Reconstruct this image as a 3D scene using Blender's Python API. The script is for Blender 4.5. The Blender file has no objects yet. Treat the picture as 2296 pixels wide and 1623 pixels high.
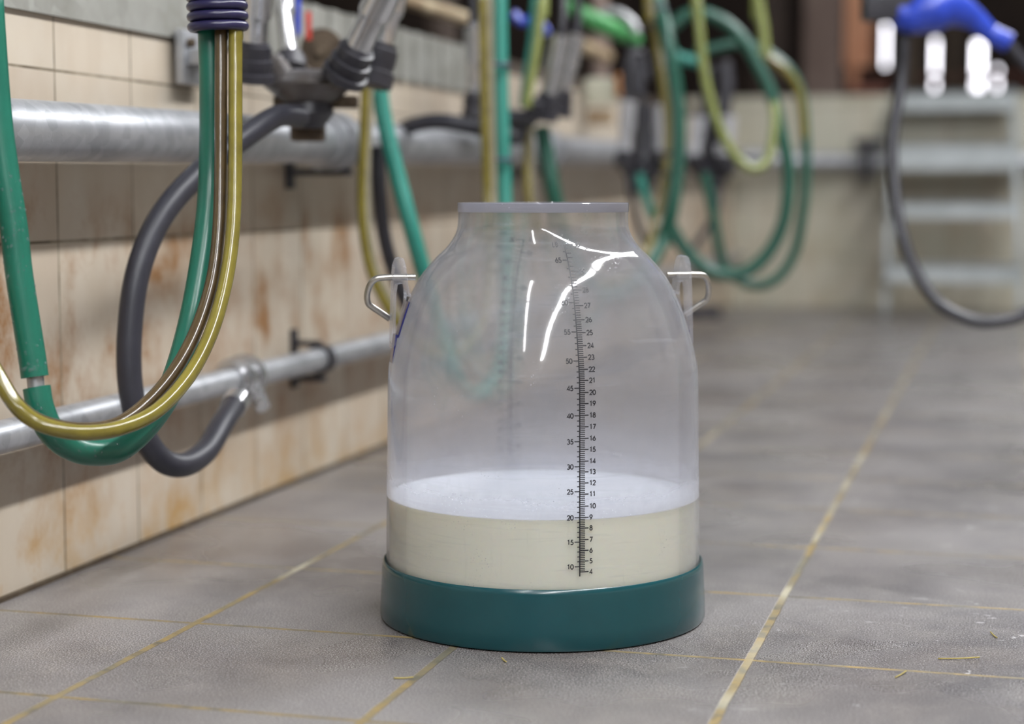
import bpy, bmesh, math, random
from mathutils import Vector, Matrix
random.seed(7)
S = bpy.context.scene
PI = math.pi

# ------------------------------------------------------------------ camera
F = 4090.0                       # focal length in pixels of the 2296 wide frame
PITCH, YAW = math.radians(5.294), math.radians(15.174)
CAM = Vector((0.46617, -1.84221, 0.4435))
cd = bpy.data.cameras.new('camera'); cam = bpy.data.objects.new('camera', cd); S.collection.objects.link(cam)
cam.location = CAM; cam.rotation_euler = (PI/2-PITCH, 0, YAW)
cd.sensor_width = 36; cd.lens = F/2296*36; cd.clip_start = .05; cd.clip_end = 60
cd.dof.use_dof = True; cd.dof.focus_distance = 1.79; cd.dof.aperture_fstop = 2.5
S.camera = cam
# ------------------------------------------------------------------ world, exposure
W = bpy.data.worlds.new('world'); S.world = W; W.use_nodes = True
bg = W.node_tree.nodes['Background']; bg.inputs[0].default_value = (.90,.92,1.0,1); bg.inputs[1].default_value = .30
S.view_settings.view_transform = 'Standard'; S.view_settings.look = 'None'
S.view_settings.exposure = -0.16; S.view_settings.gamma = 1; S.view_settings.use_curve_mapping = False
S.cycles.max_bounces = 14; S.cycles.transparent_max_bounces = 24; S.cycles.transmission_bounces = 12
S.cycles.caustics_refractive = True; S.cycles.caustics_reflective = False
S.cycles.sample_clamp_indirect = 6.0; S.cycles.blur_glossy = .4
LAMP = 105.0                      # emission of the fluorescent tubes

_fw = Vector((-math.sin(YAW)*math.cos(PITCH), math.cos(YAW)*math.cos(PITCH), -math.sin(PITCH)))
_rt = Vector((math.cos(YAW), math.sin(YAW), 0)); _up = _rt.cross(_fw)
def at(px, py, D=None, X=None, Y=None, Z=None):
    """world point seen at a photo pixel: at view depth D or on the plane x=X, y=Y, z=Z"""
    d = _fw + _rt*((px-1148)/F) + _up*((811.5-py)/F)
    if D is not None: t = D
    elif X is not None: t = (X-CAM.x)/d.x
    elif Y is not None: t = (Y-CAM.y)/d.y
    else: t = (Z-CAM.z)/d.z
    return CAM + d*t

# ------------------------------------------------------------------ node helpers
class NT:
    def __init__(s, name):
        s.m = bpy.data.materials.new(name); s.m.use_nodes = True; s.t = s.m.node_tree
        s.t.nodes.clear(); s.out = s.t.nodes.new('ShaderNodeOutputMaterial')
    def n(s, typ, **kw):
        nd = s.t.nodes.new(typ)
        for k, v in kw.items(): setattr(nd, k, v)
        return nd
    def set(s, sock, v):
        if isinstance(v, (int, float)): 
            sock.default_value = v if sock.type == 'VALUE' else ((v,)*3 if sock.type == 'VECTOR' else (v, v, v, 1))
        elif isinstance(v, (tuple, list)): sock.default_value = tuple(v) if len(v) == len(sock.default_value) else (*v, 1)
        else: s.t.links.new(v, sock)
    def math(s, op, a, b=0.0, c=0.0, clamp=False):
        nd = s.n('ShaderNodeMath', operation=op, use_clamp=clamp)
        s.set(nd.inputs[0], a); s.set(nd.inputs[1], b)
        if len(nd.inputs) > 2: s.set(nd.inputs[2], c)
        return nd.outputs[0]
    def mix(s, f, a, b, blend='MIX'):
        nd = s.n('ShaderNodeMix', data_type='RGBA', blend_type=blend, clamp_factor=True)
        s.set(nd.inputs[0], f); s.set(nd.inputs[6], a); s.set(nd.inputs[7], b); return nd.outputs[2]
    def ramp(s, f, lo, hi, a=0.0, b=1.0):
        nd = s.n('ShaderNodeMapRange'); s.set(nd.inputs[0], f)
        for i, v in zip((1, 2, 3, 4), (lo, hi, a, b)): s.set(nd.inputs[i], v)
        return nd.outputs[0]
    def coord(s, kind='Object'):
        return s.n('ShaderNodeTexCoord').outputs[kind]
    def scale(s, v, sc, loc=(0,0,0)):
        nd = s.n('ShaderNodeMapping'); s.set(nd.inputs[0], v); nd.inputs['Scale'].default_value = sc; nd.inputs['Location'].default_value = loc
        return nd.outputs[0]
    def noise(s, v, sc, det=3, rough=.55, dist=0.0):
        nd = s.n('ShaderNodeTexNoise'); s.set(nd.inputs['Vector'], v); nd.inputs['Scale'].default_value = sc
        nd.inputs['Detail'].default_value = det; nd.inputs['Roughness'].default_value = rough; nd.inputs['Distortion'].default_value = dist
        return nd.outputs[0]
    def white(s, v):
        nd = s.n('ShaderNodeTexWhiteNoise', noise_dimensions='3D'); s.set(nd.inputs[0], v); return nd.outputs[0]
    def sep(s, v):
        nd = s.n('ShaderNodeSeparateXYZ'); s.set(nd.inputs[0], v); return nd.outputs
    def comb(s, x, y, z):
        nd = s.n('ShaderNodeCombineXYZ'); [s.set(nd.inputs[i], q) for i, q in enumerate((x, y, z))]; return nd.outputs[0]
    def bump(s, h, strength=.3, dist=.001, normal=None):
        nd = s.n('ShaderNodeBump'); s.set(nd.inputs['Height'], h); nd.inputs['Strength'].default_value = strength
        nd.inputs['Distance'].default_value = dist
        if normal is not None: s.set(nd.inputs['Normal'], normal)
        return nd.outputs[0]
    def bsdf(s, **kw):
        nd = s.n('ShaderNodeBsdfPrincipled')
        for k, v in kw.items(): s.set(nd.inputs[k.replace('_', ' ')], v)
        return nd.outputs[0]
    def done(s, sh):
        s.t.links.new(sh, s.out.inputs[0]); return s.m

def sl(r, g, b):                                   # sRGB 0-255 -> linear
    f = lambda c: (c/255/12.92) if c/255 <= .04045 else ((c/255+.055)/1.055)**2.4
    return (f(r), f(g), f(b))

def simple(name, col, rough=.5, metal=0.0, vary=.15, nsc=30, bumps=0.0, spec=.5, bdist=.0005, col2=None, **kw):
    t = NT(name); o = t.coord('Object'); nz = t.noise(o, nsc, 4)
    c2 = col2 or tuple(c*(1-vary*2) for c in col)
    c = t.mix(t.ramp(nz, .3, .7), col, c2)
    args = dict(Base_Color=c, Roughness=rough, Metallic=metal, Specular_IOR_Level=spec, **kw)
    if bumps: args['Normal'] = t.bump(nz, bumps, bdist)
    return t.done(t.bsdf(**args))

def grid(t, u, v, pu, pv, ou, ov, wu, wv):
    """1 on the grout lines of a grid of pitch pu x pv; also a cell id vector"""
    def line(c, p, o, w):
        q = t.math('DIVIDE', t.math('SUBTRACT', c, o), p)
        fr = t.math('FRACT', q)
        d = t.math('MULTIPLY', t.math('MINIMUM', fr, t.math('SUBTRACT', 1.0, fr)), p)
        return t.ramp(d, w*.42, w*.58, 1.0, 0.0), t.math('FLOOR', q)
    a, ia = line(u, pu, ou, wu); b, ib = line(v, pv, ov, wv)
    return t.math('MAXIMUM', a, b), t.comb(ia, ib, 0.0), a, b

# floor: grey speckled quarry tiles, worn ochre grout
def mat_floor():
    t = NT('floor_tiles'); o = t.coord('Object'); x, y, z = t.sep(o)
    wob = t.math('MULTIPLY', t.math('SUBTRACT', t.noise(o, 9, 2), .5), .004)
    x2 = t.math('ADD', x, wob); y2 = t.math('ADD', y, wob)
    g, cell, ga, gb = grid(t, x2, y2, .2868, .2868, -.336, -.137, .0085, .0062)
    tv = t.white(cell)
    big = t.noise(o, 3.2, 4, .6); mid = t.noise(o, 14, 5, .6, .6); fine = t.noise(o, 620, 2, .7)
    c = t.mix(t.ramp(big, .40, .60), sl(144,140,139), sl(100,97,98))
    c = t.mix(t.ramp(mid, .45, .72, 0, .45), c, sl(158,153,147))
    c = t.mix(t.math('MULTIPLY', tv, .16), c, sl(120,112,108))
    c = t.mix(t.ramp(fine, .36, .60, .85, 0), c, sl(50,47,48))
    c = t.mix(t.ramp(fine, .54, .70, 0, .7), c, sl(200,198,198))
    # brown film here and there
    c = t.mix(t.ramp(t.noise(o, 1.7, 3), .52, .75, 0, .35), c, sl(120,106,96))
    # white scuffs, denser to the right of the bucket
    sc = t.noise(t.scale(o, (26, 60, 1)), 1, 4, .6, 1.2)
    sm = t.math('MULTIPLY', t.ramp(sc, .66, .70, 0, 1), t.ramp(x, .1, .45, .05, .7))
    c = t.mix(sm, c, sl(196,195,196))
    gn = t.noise(o, 11, 4, .7)
    gc = t.mix(t.ramp(gn, .38, .62), sl(108,104,90), sl(146,124,76))
    gc = t.mix(t.ramp(t.noise(o, 37, 3), .50, .66), gc, sl(92,88,76))
    gc = t.mix(t.math('MULTIPLY', ga, t.ramp(t.noise(o, 4.5, 2), .5, .62, 0, .8)), gc, sl(176,170,150))
    c = t.mix(g, c, gc)
    wet = t.ramp(t.noise(o, 2.3, 3), .42, .62)
    r = t.math('ADD', t.math('MULTIPLY', wet, -.15), .38)
    r = t.math('ADD', r, t.math('MULTIPLY', g, .15))
    h = t.math('SUBTRACT', t.math('MULTIPLY', fine, .30), t.math('MULTIPLY', g, 1.6))
    h = t.math('ADD', h, t.math('MULTIPLY', t.noise(o, 260, 2), .25))
    return t.done(t.bsdf(Base_Color=c, Roughness=r, Specular_IOR_Level=.55, Normal=t.bump(h, .55, .0009)))

# glazed cream wall tiles with rust runs
def mat_wall(name, axis, ou, pu, ov, pv, base, base2, rust=1.0, gw=.0032):
    t = NT(name); o = t.coord('Object'); x, y, z = t.sep(o); u = x if axis == 'x' else y
    g, cell, ga, gb = grid(t, u, z, pu, pv, ou, ov, gw, gw)
    tv = t.white(cell)
    c = t.mix(tv, base, base2)
    runs = t.noise(t.scale(o, (14, 14, 2.4)), 1, 5, .6, .1)
    c = t.mix(t.ramp(runs, .42, .70, 0, .45), c, sl(172,156,134))
    pale = t.noise(t.scale(o, (7, 7, 6), (3,1,2)), 1, 5, .6)
    c = t.mix(t.ramp(pale, .48, .75, 0, .45), c, sl(206,200,188))
    rz = t.noise(t.scale(o, (10, 10, 7.5), (.7,3.1,0)), 1, 7, .72, .15)
    low = t.ramp(z, .0, .15, 1.0, 0.0)
    midz = t.math('MULTIPLY', t.ramp(z, .08, .16), t.ramp(z, .40, .46, 1, 0))
    rr = t.math('ADD', t.math('MULTIPLY', t.ramp(rz, .46, .64), t.math('MULTIPLY', midz, .8*rust)),
                t.math('MULTIPLY', t.ramp(rz, .45, .62), t.math('MULTIPLY', low, .95*rust)))
    rr = t.math('ADD', rr, t.math('MULTIPLY', t.ramp(rz, .60, .72), .35*rust), clamp=True)
    rc = t.mix(low, sl(142,100,58), sl(178,142,84))
    c = t.mix(rr, c, rc)
    gc = t.mix(t.ramp(t.noise(o, 18, 3), .4, .6), sl(150,138,118), sl(96,84,66))
    c = t.mix(g, c, gc)
    h = t.math('SUBTRACT', t.math('MULTIPLY', t.noise(o, 40, 2), .3), g)
    return t.done(t.bsdf(Base_Color=c, Roughness=t.math('ADD', t.math('MULTIPLY', g, .3), .33), Normal=t.bump(h, .4, .0008)))

def mat_galv(name, c1, c2, rough=.42, sc=60, metal=.85):
    t = NT(name); o = t.coord('Object')
    v = t.n('ShaderNodeTexVoronoi'); t.set(v.inputs['Vector'], o); v.inputs['Scale'].default_value = sc
    sp = t.sep(v.outputs['Color'])[0]; n1 = t.noise(o, 8, 5, .65)
    c = t.mix(t.math('ADD', t.math('MULTIPLY', sp, .35), t.ramp(n1, .3, .7, 0, .6)), c1, c2)
    h = t.noise(o, 160, 3)
    dr = t.n('ShaderNodeTexVoronoi'); t.set(dr.inputs['Vector'], o); dr.inputs['Scale'].default_value = 150
    drop = t.ramp(dr.outputs['Distance'], .10, .25, 1.0, 0.0)
    hh = t.math('ADD', t.math('MULTIPLY', h, .35), t.math('MULTIPLY', drop, t.ramp(t.noise(o, 30, 2), .52, .6)))
    return t.done(t.bsdf(Base_Color=c, Metallic=metal, Roughness=t.math('ADD', t.math('MULTIPLY', n1, .25), rough-.12), Normal=t.bump(hh, .35, .0008)))

M = {}
M['floor'] = mat_floor()
M['wall'] = mat_wall('wall_tiles', 'y', .045, .1870, 0.0, .194, sl(198,187,170), sl(184,170,153))
M['wall_back'] = mat_wall('back_wall_tiles', 'x', -.14, .194, 0.0, .194, sl(184,182,166), sl(172,170,152), .2)
M['galv_pale'] = mat_galv('pale_galvanised_steps', sl(184,190,192), sl(148,154,154), .5, 30, .15)
M['galv'] = mat_galv('galvanised_steel', sl(200,202,206), sl(140,142,146), .42, 60, .7)
M['galv_dull'] = mat_galv('dull_galvanised', sl(166,166,160), sl(120,118,110), .6, 30, .35)
M['steel'] = simple('stainless_steel', sl(196,196,198), .24, .92, .06, 50, .05)
M['wire'] = simple('brushed_wire', sl(190,186,178), .30, 1.0, .08, 300, .15)
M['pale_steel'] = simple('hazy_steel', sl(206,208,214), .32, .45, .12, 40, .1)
M['alu'] = simple('dull_aluminium', sl(176,176,178), .42, .8, .15, 80, .2)
M['green'] = simple('green_rubber', sl(14,96,77), .36, 0, .10, 14, .06, bdist=.0006, Coat_Weight=.12, Coat_Roughness=.15)
M['teal'] = simple('teal_rubber', sl(40,126,112), .42, 0, .08, 14)
M['darkgreen'] = simple('dark_green_rubber', sl(20,78,62), .42, 0, .10, 14)
M['base'] = simple('teal_plastic', sl(6,64,70), .24, 0, .04, 40, .03, Coat_Weight=.2, Coat_Roughness=.1)
M['black'] = simple('black_rubber', sl(46,45,52), .42, 0, .2, 40, .15)
M['blackhose'] = simple('charcoal_hose', sl(42,42,51), .45, 0, .12, 60, .2)
M['band'] = simple('navy_rubber_band', sl(34,30,66), .30, 0, .15, 60, .1)
M['rustpole'] = simple('rusty_painted_pipe', sl(196,180,150), .5, .1, .2, 9, col2=sl(120,92,64))
M['brown'] = simple('dark_brown_boards', sl(66,52,42), .8, 0, .35, 5)
M['darkbrown'] = simple('deck_concrete_dark', sl(74,64,54), .85, 0, .2, 6, .3)
M['redbrown'] = simple('red_brown_paint', sl(120,72,56), .7, 0, .2, 8)
M['orangewood'] = simple('orange_brown_board', sl(226,170,134), .7, 0, .12, 5, col2=sl(196,132,96))
M['postgrey'] = simple('weathered_post', sl(138,122,112), .7, .1, .3, 3, col2=sl(96,78,70))
M['lime'] = simple('bright_green_plastic', sl(78,160,92), .45)
M['blue'] = simple('blue_plastic', sl(40,70,190), .35, Coat_Weight=.1)
M['red'] = simple('red_plastic', sl(205,60,48), .4)
M['orange'] = simple('orange_plastic', sl(170,108,40), .5)
M['beige'] = simple('pale_box_plastic', sl(186,184,164), .5)
M['print'] = simple('black_print', sl(24,24,30), .45, 0, .05)
M['straw'] = simple('straw', sl(176,160,90), .7)
M['claw'] = simple('worn_claw_metal', sl(112,110,112), .42, .45, .3, 30, .4, col2=sl(70,62,54))
M['grime'] = simple('rusty_grimy_iron', sl(96,84,68), .6, .3, .3, 40, .5, col2=sl(58,44,30))
def mat_window():
    t = NT('daylight_pane'); e = t.n('ShaderNodeEmission'); e.inputs[0].default_value = (.95,.93,1,1); e.inputs[1].default_value = 6.5
    return t.done(e.outputs[0])
M['daylight'] = mat_window()
def mat_tube(name, c1, c2):
    t = NT(name); uv = t.sep(t.coord('UV')); o = t.coord('Object')
    k = t.math('ABSOLUTE', t.math('SINE', t.math('MULTIPLY', uv[0], PI*2)))
    c = t.mix(t.math('ADD', t.math('MULTIPLY', k, .6), t.ramp(t.noise(o, 40, 3), .35, .7, -.1, .4)), c1, c2)
    return t.done(t.bsdf(Base_Color=c, Roughness=.22, Transmission_Weight=.12, Subsurface_Weight=.15, Subsurface_Radius=(.01,.01,.004), Coat_Weight=.2, Coat_Roughness=.12))
M['yellow'] = mat_tube('yellow_clear_tube', sl(132,121,46), sl(96,86,28))
M['yellowgreen'] = mat_tube('yellow_green_tube', sl(146,154,92), sl(118,126,68))
M['browntube'] = mat_tube('brown_clear_tube', sl(84,68,40), sl(56,44,28))
M['greytube'] = mat_tube('grey_clear_tube', sl(150,144,124), sl(122,116,96))
def mat_lamp():
    t = NT('fluorescent_tube'); e = t.n('ShaderNodeEmission'); e.inputs[0].default_value = (.97,.98,1,1); e.inputs[1].default_value = LAMP
    return t.done(e.outputs[0])
M['lamp'] = mat_lamp()
# clear polycarbonate wall: clear sheet + fresnel gloss + fine haze of scratches, dried milk and condensation
def mat_clear(name, haze0=.10, edge=.5, resid=True, tint=(.945,.95,.965), blur=0.0, hcol=(.80,.81,.87)):
    t = NT(name); o = t.coord('Object'); x, y, z = t.sep(o)
    scr = t.noise(t.scale(o, (8, 8, 160)), 1, 5, .7, .8)
    scr2 = t.noise(t.scale(o, (60, 60, 9), (2,5,1)), 1, 5, .7, 1.5)
    spk = t.n('ShaderNodeTexVoronoi'); t.set(spk.inputs['Vector'], o); spk.inputs['Scale'].default_value = 260
    spm = t.math('MULTIPLY', t.ramp(spk.outputs['Distance'], .10, .22, 1, 0), t.ramp(t.noise(o, 24, 3), .56, .66))
    lw = t.n('ShaderNodeLayerWeight'); lw.inputs[0].default_value = .5
    fac = t.math('POWER', lw.outputs['Facing'], 4.0)
    hz = t.math('ADD', (t.ramp(z, .33, .42, haze0, haze0*.25) if resid else haze0), t.math('MULTIPLY', fac, edge))
    hz = t.math('ADD', hz, t.ramp(scr, .55, .80, 0, .10)); hz = t.math('ADD', hz, t.ramp(scr2, .60, .80, 0, .08))
    hz = t.math('ADD', hz, t.math('MULTIPLY', spm, .25))
    if resid:                                        # milk film left by the sloshing surface
        zz = t.math('ADD', z, t.math('MULTIPLY', t.math('SUBTRACT', t.noise(o, 26, 4, .6), .5), .030))
        above = t.ramp(z, .1285, .1305); hz = t.math('ADD', hz, t.math('MULTIPLY', above, t.ramp(zz, .130, .156, .26, 0))); hz = t.math('ADD', hz, t.math('MULTIPLY', above, t.ramp(zz, .14, .21, .14, 0)))
    hz = t.math('MINIMUM', hz, .9)
    bn = t.bump(t.math('ADD', t.math('MULTIPLY', t.noise(o, 12, 2), 1.0), t.math('MULTIPLY', spm, .5)), .12, .002)
    tr = t.n('ShaderNodeBsdfTransparent'); tr.inputs[0].default_value = (*tint, 1)
    gl = t.n('ShaderNodeBsdfGlossy'); gl.inputs['Roughness'].default_value = .07; t.set(gl.inputs['Normal'], bn)
    df = t.n('ShaderNodeBsdfDiffuse'); df.inputs[0].default_value = (*hcol,1)
    tl = t.n('ShaderNodeBsdfTranslucent'); tl.inputs[0].default_value = (*hcol,1)
    m1 = t.n('ShaderNodeMixShader'); m1.inputs[0].default_value = .5
    t.t.links.new(df.outputs[0], m1.inputs[1]); t.t.links.new(tl.outputs[0], m1.inputs[2])
    src = tr.outputs[0]
    if blur:
        rf = t.n('ShaderNodeBsdfRefraction'); rf.inputs['Color'].default_value = (*tint, 1); rf.inputs['Roughness'].default_value = .20; rf.inputs['IOR'].default_value = 1.12
        m0 = t.n('ShaderNodeMixShader'); m0.inputs[0].default_value = blur
        t.t.links.new(src, m0.inputs[1]); t.t.links.new(rf.outputs[0], m0.inputs[2]); src = m0.outputs[0]
    m2 = t.n('ShaderNodeMixShader'); t.set(m2.inputs[0], hz); t.t.links.new(src, m2.inputs[1]); t.t.links.new(m1.outputs[0], m2.inputs[2])
    lf = t.n('ShaderNodeLayerWeight'); lf.inputs[0].default_value = .5; t.set(lf.inputs['Normal'], bn)
    fr = t.math('ADD', .035, t.math('MULTIPLY', t.math('POWER', lf.outputs['Facing'], 5.0), .55))
    m3 = t.n('ShaderNodeMixShader'); t.set(m3.inputs[0], fr); t.t.links.new(m2.outputs[0], m3.inputs[1]); t.t.links.new(gl.outputs[0], m3.inputs[2])
    return t.done(m3.outputs[0])
M['clear'] = mat_clear('clear_polycarbonate', .06, .28, blur=.26)
M['rim'] = mat_clear('frosted_rim', .50, .3, False, (.80,.80,.84), hcol=(.40,.40,.44))
def mat_glass(name, col, rough=.03):
    t = NT(name); return t.done(t.bsdf(Base_Color=col, Roughness=rough, Transmission_Weight=1.0, IOR=1.45))
M['lug'] = mat_clear('clear_lug_plastic', .11, .45, False)
M['blueedge'] = simple('deep_blue_edge', sl(30,34,92), .2)
M['water'] = mat_clear('water', .08, .5, False)
def mat_milk():
    t = NT('milk'); return t.done(t.bsdf(Base_Color=sl(246,244,220), Roughness=.25, Subsurface_Weight=.3, Subsurface_Radius=(.01,.008,.005), Subsurface_Scale=1.0))
def mat_lit_foam():  # froth colour painted whiter and cooler to carry the light from above
    t = NT('lit_milk_froth'); o = t.coord('Object'); n = t.noise(t.scale(o, (10, 22, 10)), 1, 5, .7, 2)
    c = t.mix(t.ramp(n, .35, .7), sl(246,248,252), sl(232,238,246))
    return t.done(t.bsdf(Base_Color=c, Roughness=.35, Normal=t.bump(n, .3, .002)))
M['milk'], M['lit_foam'] = mat_milk(), mat_lit_foam()

# ------------------------------------------------------------------ object helpers
def link(o, parent=None):
    S.collection.objects.link(o)
    if parent is not None: o.parent = parent
    return o
def tag(o, label=None, cat=None, group=None, kind=None):
    if label: o['label'] = label
    if cat: o['category'] = cat
    if group: o['group'] = group
    if kind: o['kind'] = kind
    return o
def empty(name, loc, label=None, cat=None, group=None, rz=0):
    o = bpy.data.objects.new(name, None); o.location = loc; o.rotation_euler = (0, 0, rz); o.empty_display_size = .05
    link(o); return tag(o, label, cat, group)
def mesh(name, bm, mat, parent=None, smooth=True, loc=None, world=False, autos=None):
    me = bpy.data.meshes.new(name)
    bmesh.ops.recalc_face_normals(bm, faces=bm.faces[:])
    if world and parent is not None: bm.transform(parent_matrix(parent).inverted())
    bm.to_mesh(me); bm.free()
    for m in (mat if isinstance(mat, (list, tuple)) else [mat]): me.materials.append(m)
    if smooth:
        me.polygons.foreach_set('use_smooth', [True]*len(me.polygons))
        if autos: me.set_sharp_from_angle(angle=math.radians(autos))
    o = bpy.data.objects.new(name, me)
    if loc is not None: o.location = loc
    return link(o, parent)
def parent_matrix(p):
    m = Matrix.LocRotScale(p.location, p.rotation_euler, None)
    return m if p.parent is None else parent_matrix(p.parent) @ m
def structure(name, bm, mat, smooth=False):
    o = mesh(name, bm, mat, None, smooth); o['kind'] = 'structure'; return o
def box(bm, a, b, bevel=0.0, mat=None):
    r = bmesh.ops.create_cube(bm, size=1.0); vs = r['verts']
    for v in vs:
        v.co = Vector(((a[i]+b[i])/2 + v.co[i]*(b[i]-a[i]) for i in range(3)))
        if mat is not None: v.co = mat @ v.co
    if bevel:
        es = list({e for v in vs for e in v.link_edges})
        bmesh.ops.bevel(bm, geom=es, offset=bevel, segments=2, affect='EDGES', profile=.7)
def lathe(bm, prof, n=64, mat=None, mi=0, closed=False):
    rings = []
    for r, z in prof:
        if r <= 1e-6: rings.append([bm.verts.new((0, 0, z))])
        else: rings.append([bm.verts.new((r*math.cos(2*PI*k/n), r*math.sin(2*PI*k/n), z)) for k in range(n)])
    if closed: rings.append(rings[0])
    for A, B in zip(rings, rings[1:]):
        for k in range(n):
            k2 = (k+1) % n
            vs = [A[k % len(A)], A[k2 % len(A)], B[k2 % len(B)], B[k % len(B)]]
            vs = list(dict.fromkeys(vs))
            if len(vs) > 2:
                try: f = bm.faces.new(vs); f.material_index = mi
                except ValueError: pass
    if mat is not None:
        done = set()
        for R in rings:
            for v in R:
                if v not in done: v.co = mat @ v.co; done.add(v)
def frame_to(p0, p1):
    z = (Vector(p1)-Vector(p0)).normalized(); q = z.to_track_quat('Z', 'Y')
    return Matrix.Translation(Vector(p0)) @ q.to_matrix().to_4x4()
def spline(pts, sub=10):
    pts = [Vector(p) for p in pts]; P = [pts[0]*2-pts[1]] + pts + [pts[-1]*2-pts[-2]]; out = []
    for i in range(1, len(P)-2):
        a, b, c, d = P[i-1:i+3]
        for k in range(sub):
            t = k/sub
            out.append(.5*((2*b)+(c-a)*t+(2*a-5*b+4*c-d)*t*t+(3*b-a-3*c+d)*t**3))
    out.append(pts[-1]); return out
def tube(bm, pts, r, n=20, sub=10, smoothpath=True, closed=False, hollow=0.0):
    path = spline(pts, sub) if smoothpath else [Vector(p) for p in pts]
    rad = r if callable(r) else (lambda s: r)
    L = [0]
    for a, b in zip(path, path[1:]): L.append(L[-1]+(b-a).length)
    uvl = bm.loops.layers.uv.verify()
    N = len(path); tang = []
    for i in range(N):
        if closed: tang.append((path[(i+1) % N]-path[i-1]).normalized())
        else: tang.append((path[min(i+1, N-1)]-path[max(i-1, 0)]).normalized())
    ref = Vector((0, 0, 1)) if abs(tang[0].z) < .9 else Vector((1, 0, 0))
    u = (ref - tang[0]*ref.dot(tang[0])).normalized(); rings = []
    for i in range(N):
        u = (u - tang[i]*u.dot(tang[i])).normalized(); v = tang[i].cross(u); rr = rad(L[i]/max(L[-1], 1e-9))
        rings.append([bm.verts.new(path[i]+u*math.cos(2*PI*k/n)*rr+v*math.sin(2*PI*k/n)*rr) for k in range(n)])
    def quad(a, b, k, i):
        k2 = (k+1) % n; f = bm.faces.new((a[k], a[k2], b[k2], b[k]))
        for lp, (uu, vv) in zip(f.loops, ((k/n, L[i]), ((k+1)/n, L[i]), ((k+1)/n, L[i]), (k/n, L[i]))): lp[uvl].uv = (uu, vv)
    for i in range(N-1):
        for k in range(n): quad(rings[i], rings[i+1], k, i)
    if closed:
        for k in range(n): quad(rings[-1], rings[0], k, N-1)
    elif hollow:
        for idx, dr in ((0, 1), (-1, -1)):
            R = rings[idx]; c = path[idx]; tg = tang[idx]*dr
            inner = [bm.verts.new(c+(v.co-c)*hollow) for v in R]; deep = [bm.verts.new(c+(v.co-c)*hollow+tg*.012) for v in R]
            for k in range(n):
                k2 = (k+1) % n
                bm.faces.new((R[k], R[k2], inner[k2], inner[k])); bm.faces.new((inner[k], inner[k2], deep[k2], deep[k]))
            bm.faces.new(deep)
    else:
        bm.faces.new(rings[0]); bm.faces.new(rings[-1])
    return path
def hose(name, label, cat, pts, r, mat, group=None, parent=None, sub=10, n=20, hollow=0.0, r_fn=None):
    bm = bmesh.new(); tube(bm, pts, r_fn or r, n, sub, hollow=hollow)
    o = mesh(name, bm, mat, parent, world=parent is not None, autos=60)
    if label: tag(o, label, cat, group)
    return o
def P(*l):
    q = [at(a, b, D=d) for a, b, d in l]
    if l[0][1] <= -60 and l[0][0] < 1800: q.insert(0, Vector((q[0].x, q[0].y, q[0].z+1.0))) 
    if l[-1][1] <= -60: q.append(Vector((q[-1].x, q[-1].y, q[-1].z+1.0)))
    return q

# ------------------------------------------------------------------ room shell
WX = -.585; BY = 5.31; RX = 2.1
bm = bmesh.new(); box(bm, (WX-.3, -5, -.12), (RX+.3, BY+.3, 0)); structure('floor', bm, M['floor'])
bm = bmesh.new(); box(bm, (WX-.18, -5, 0), (WX, BY, .70)); structure('wall_left', bm, M['wall'])
bm = bmesh.new(); box(bm, (WX-.18, BY, 0), (RX+.2, BY+.25, .815)); structure('wall_back', bm, M['wall_back'])
bm = bmesh.new(); box(bm, (RX, -5, 0), (RX+.2, BY, .815)); structure('wall_right', bm, M['wall'])
# mortar fillet along the foot of the left wall
bm = bmesh.new(); box(bm, (WX-.001, -5, 0), (WX+.006, BY, .005)); structure('baseboard_left', bm, M['grime'])
# standing decks behind the pit edges
bm = bmesh.new(); box(bm, (-4.2, -5, .60), (WX-.02, BY, .735)); structure('floor_deck_left', bm, M['darkbrown'])
bm = bmesh.new(); box(bm, (-4.2, BY+.02, .60), (6, 11.8, .812)); structure('floor_deck_back', bm, M['redbrown'])
bm = bmesh.new(); box(bm, (-4.4, -5, 0), (-4.2, 12, 3.2)); structure('wall_far_left', bm, M['brown'])
# far wall with daylight windows, built round the openings
FY = 9.2
wins = [(1981, 1989, 50, 150), (2092, 2100, 86, 200), (2184, 2202, 92, 200), (2232, 2240, 150, 200)]
xs = []
bm = bmesh.new(); prev = -4.2
rects = []
for (a, b, y0, y1) in wins:
    p, q = at(a, y0, Y=FY), at(b, y1, Y=FY); rects.append((p.x, q.x, q.z, p.z))
for (x0, x1, z0, z1) in rects:
    box(bm, (prev, FY, .7), (x0, FY+.15, 3.2)); box(bm, (x0, FY, z1), (x1, FY+.15, 3.2)); box(bm, (x0, FY, .7), (x1, FY+.15, z0)); prev = x1
box(bm, (prev, FY, .7), (6, FY+.15, 3.2)); structure('wall_far_back', bm, M['brown'])
for k, (x0, x1, z0, z1) in enumerate(rects):
    bm = bmesh.new(); box(bm, (x0, FY+.10, z0), (x1, FY+.13, z1)); structure('window_%d' % (k+1), bm, M['daylight'])
# steel edge plate above the left wall tiles
bm = bmesh.new(); box(bm, (WX-.01, -5, .643), (WX+.006, .58, .86)); box(bm, (WX-.02, -5, .85), (WX+.03, .58, .86))
e = mesh('edge_plate', bm, M['galv_dull'], smooth=False); tag(e, 'wide grey galvanised plate capping the tiled wall above the thick pipe', 'plate')
bm = bmesh.new(); ys = .60
while ys < 1.62:                                    # ribbed sheet further along
    box(bm, (WX-.01, ys, .643), (WX+.004, ys+.05, .733)); box(bm, (WX-.01, ys+.05, .643), (WX+.010, ys+.085, .733)); ys += .085
e = mesh('ribbed_plate', bm, M['galv_dull'], smooth=False); tag(e, 'pale ribbed metal sheet on the wall between the first two milking clusters', 'plate')
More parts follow.
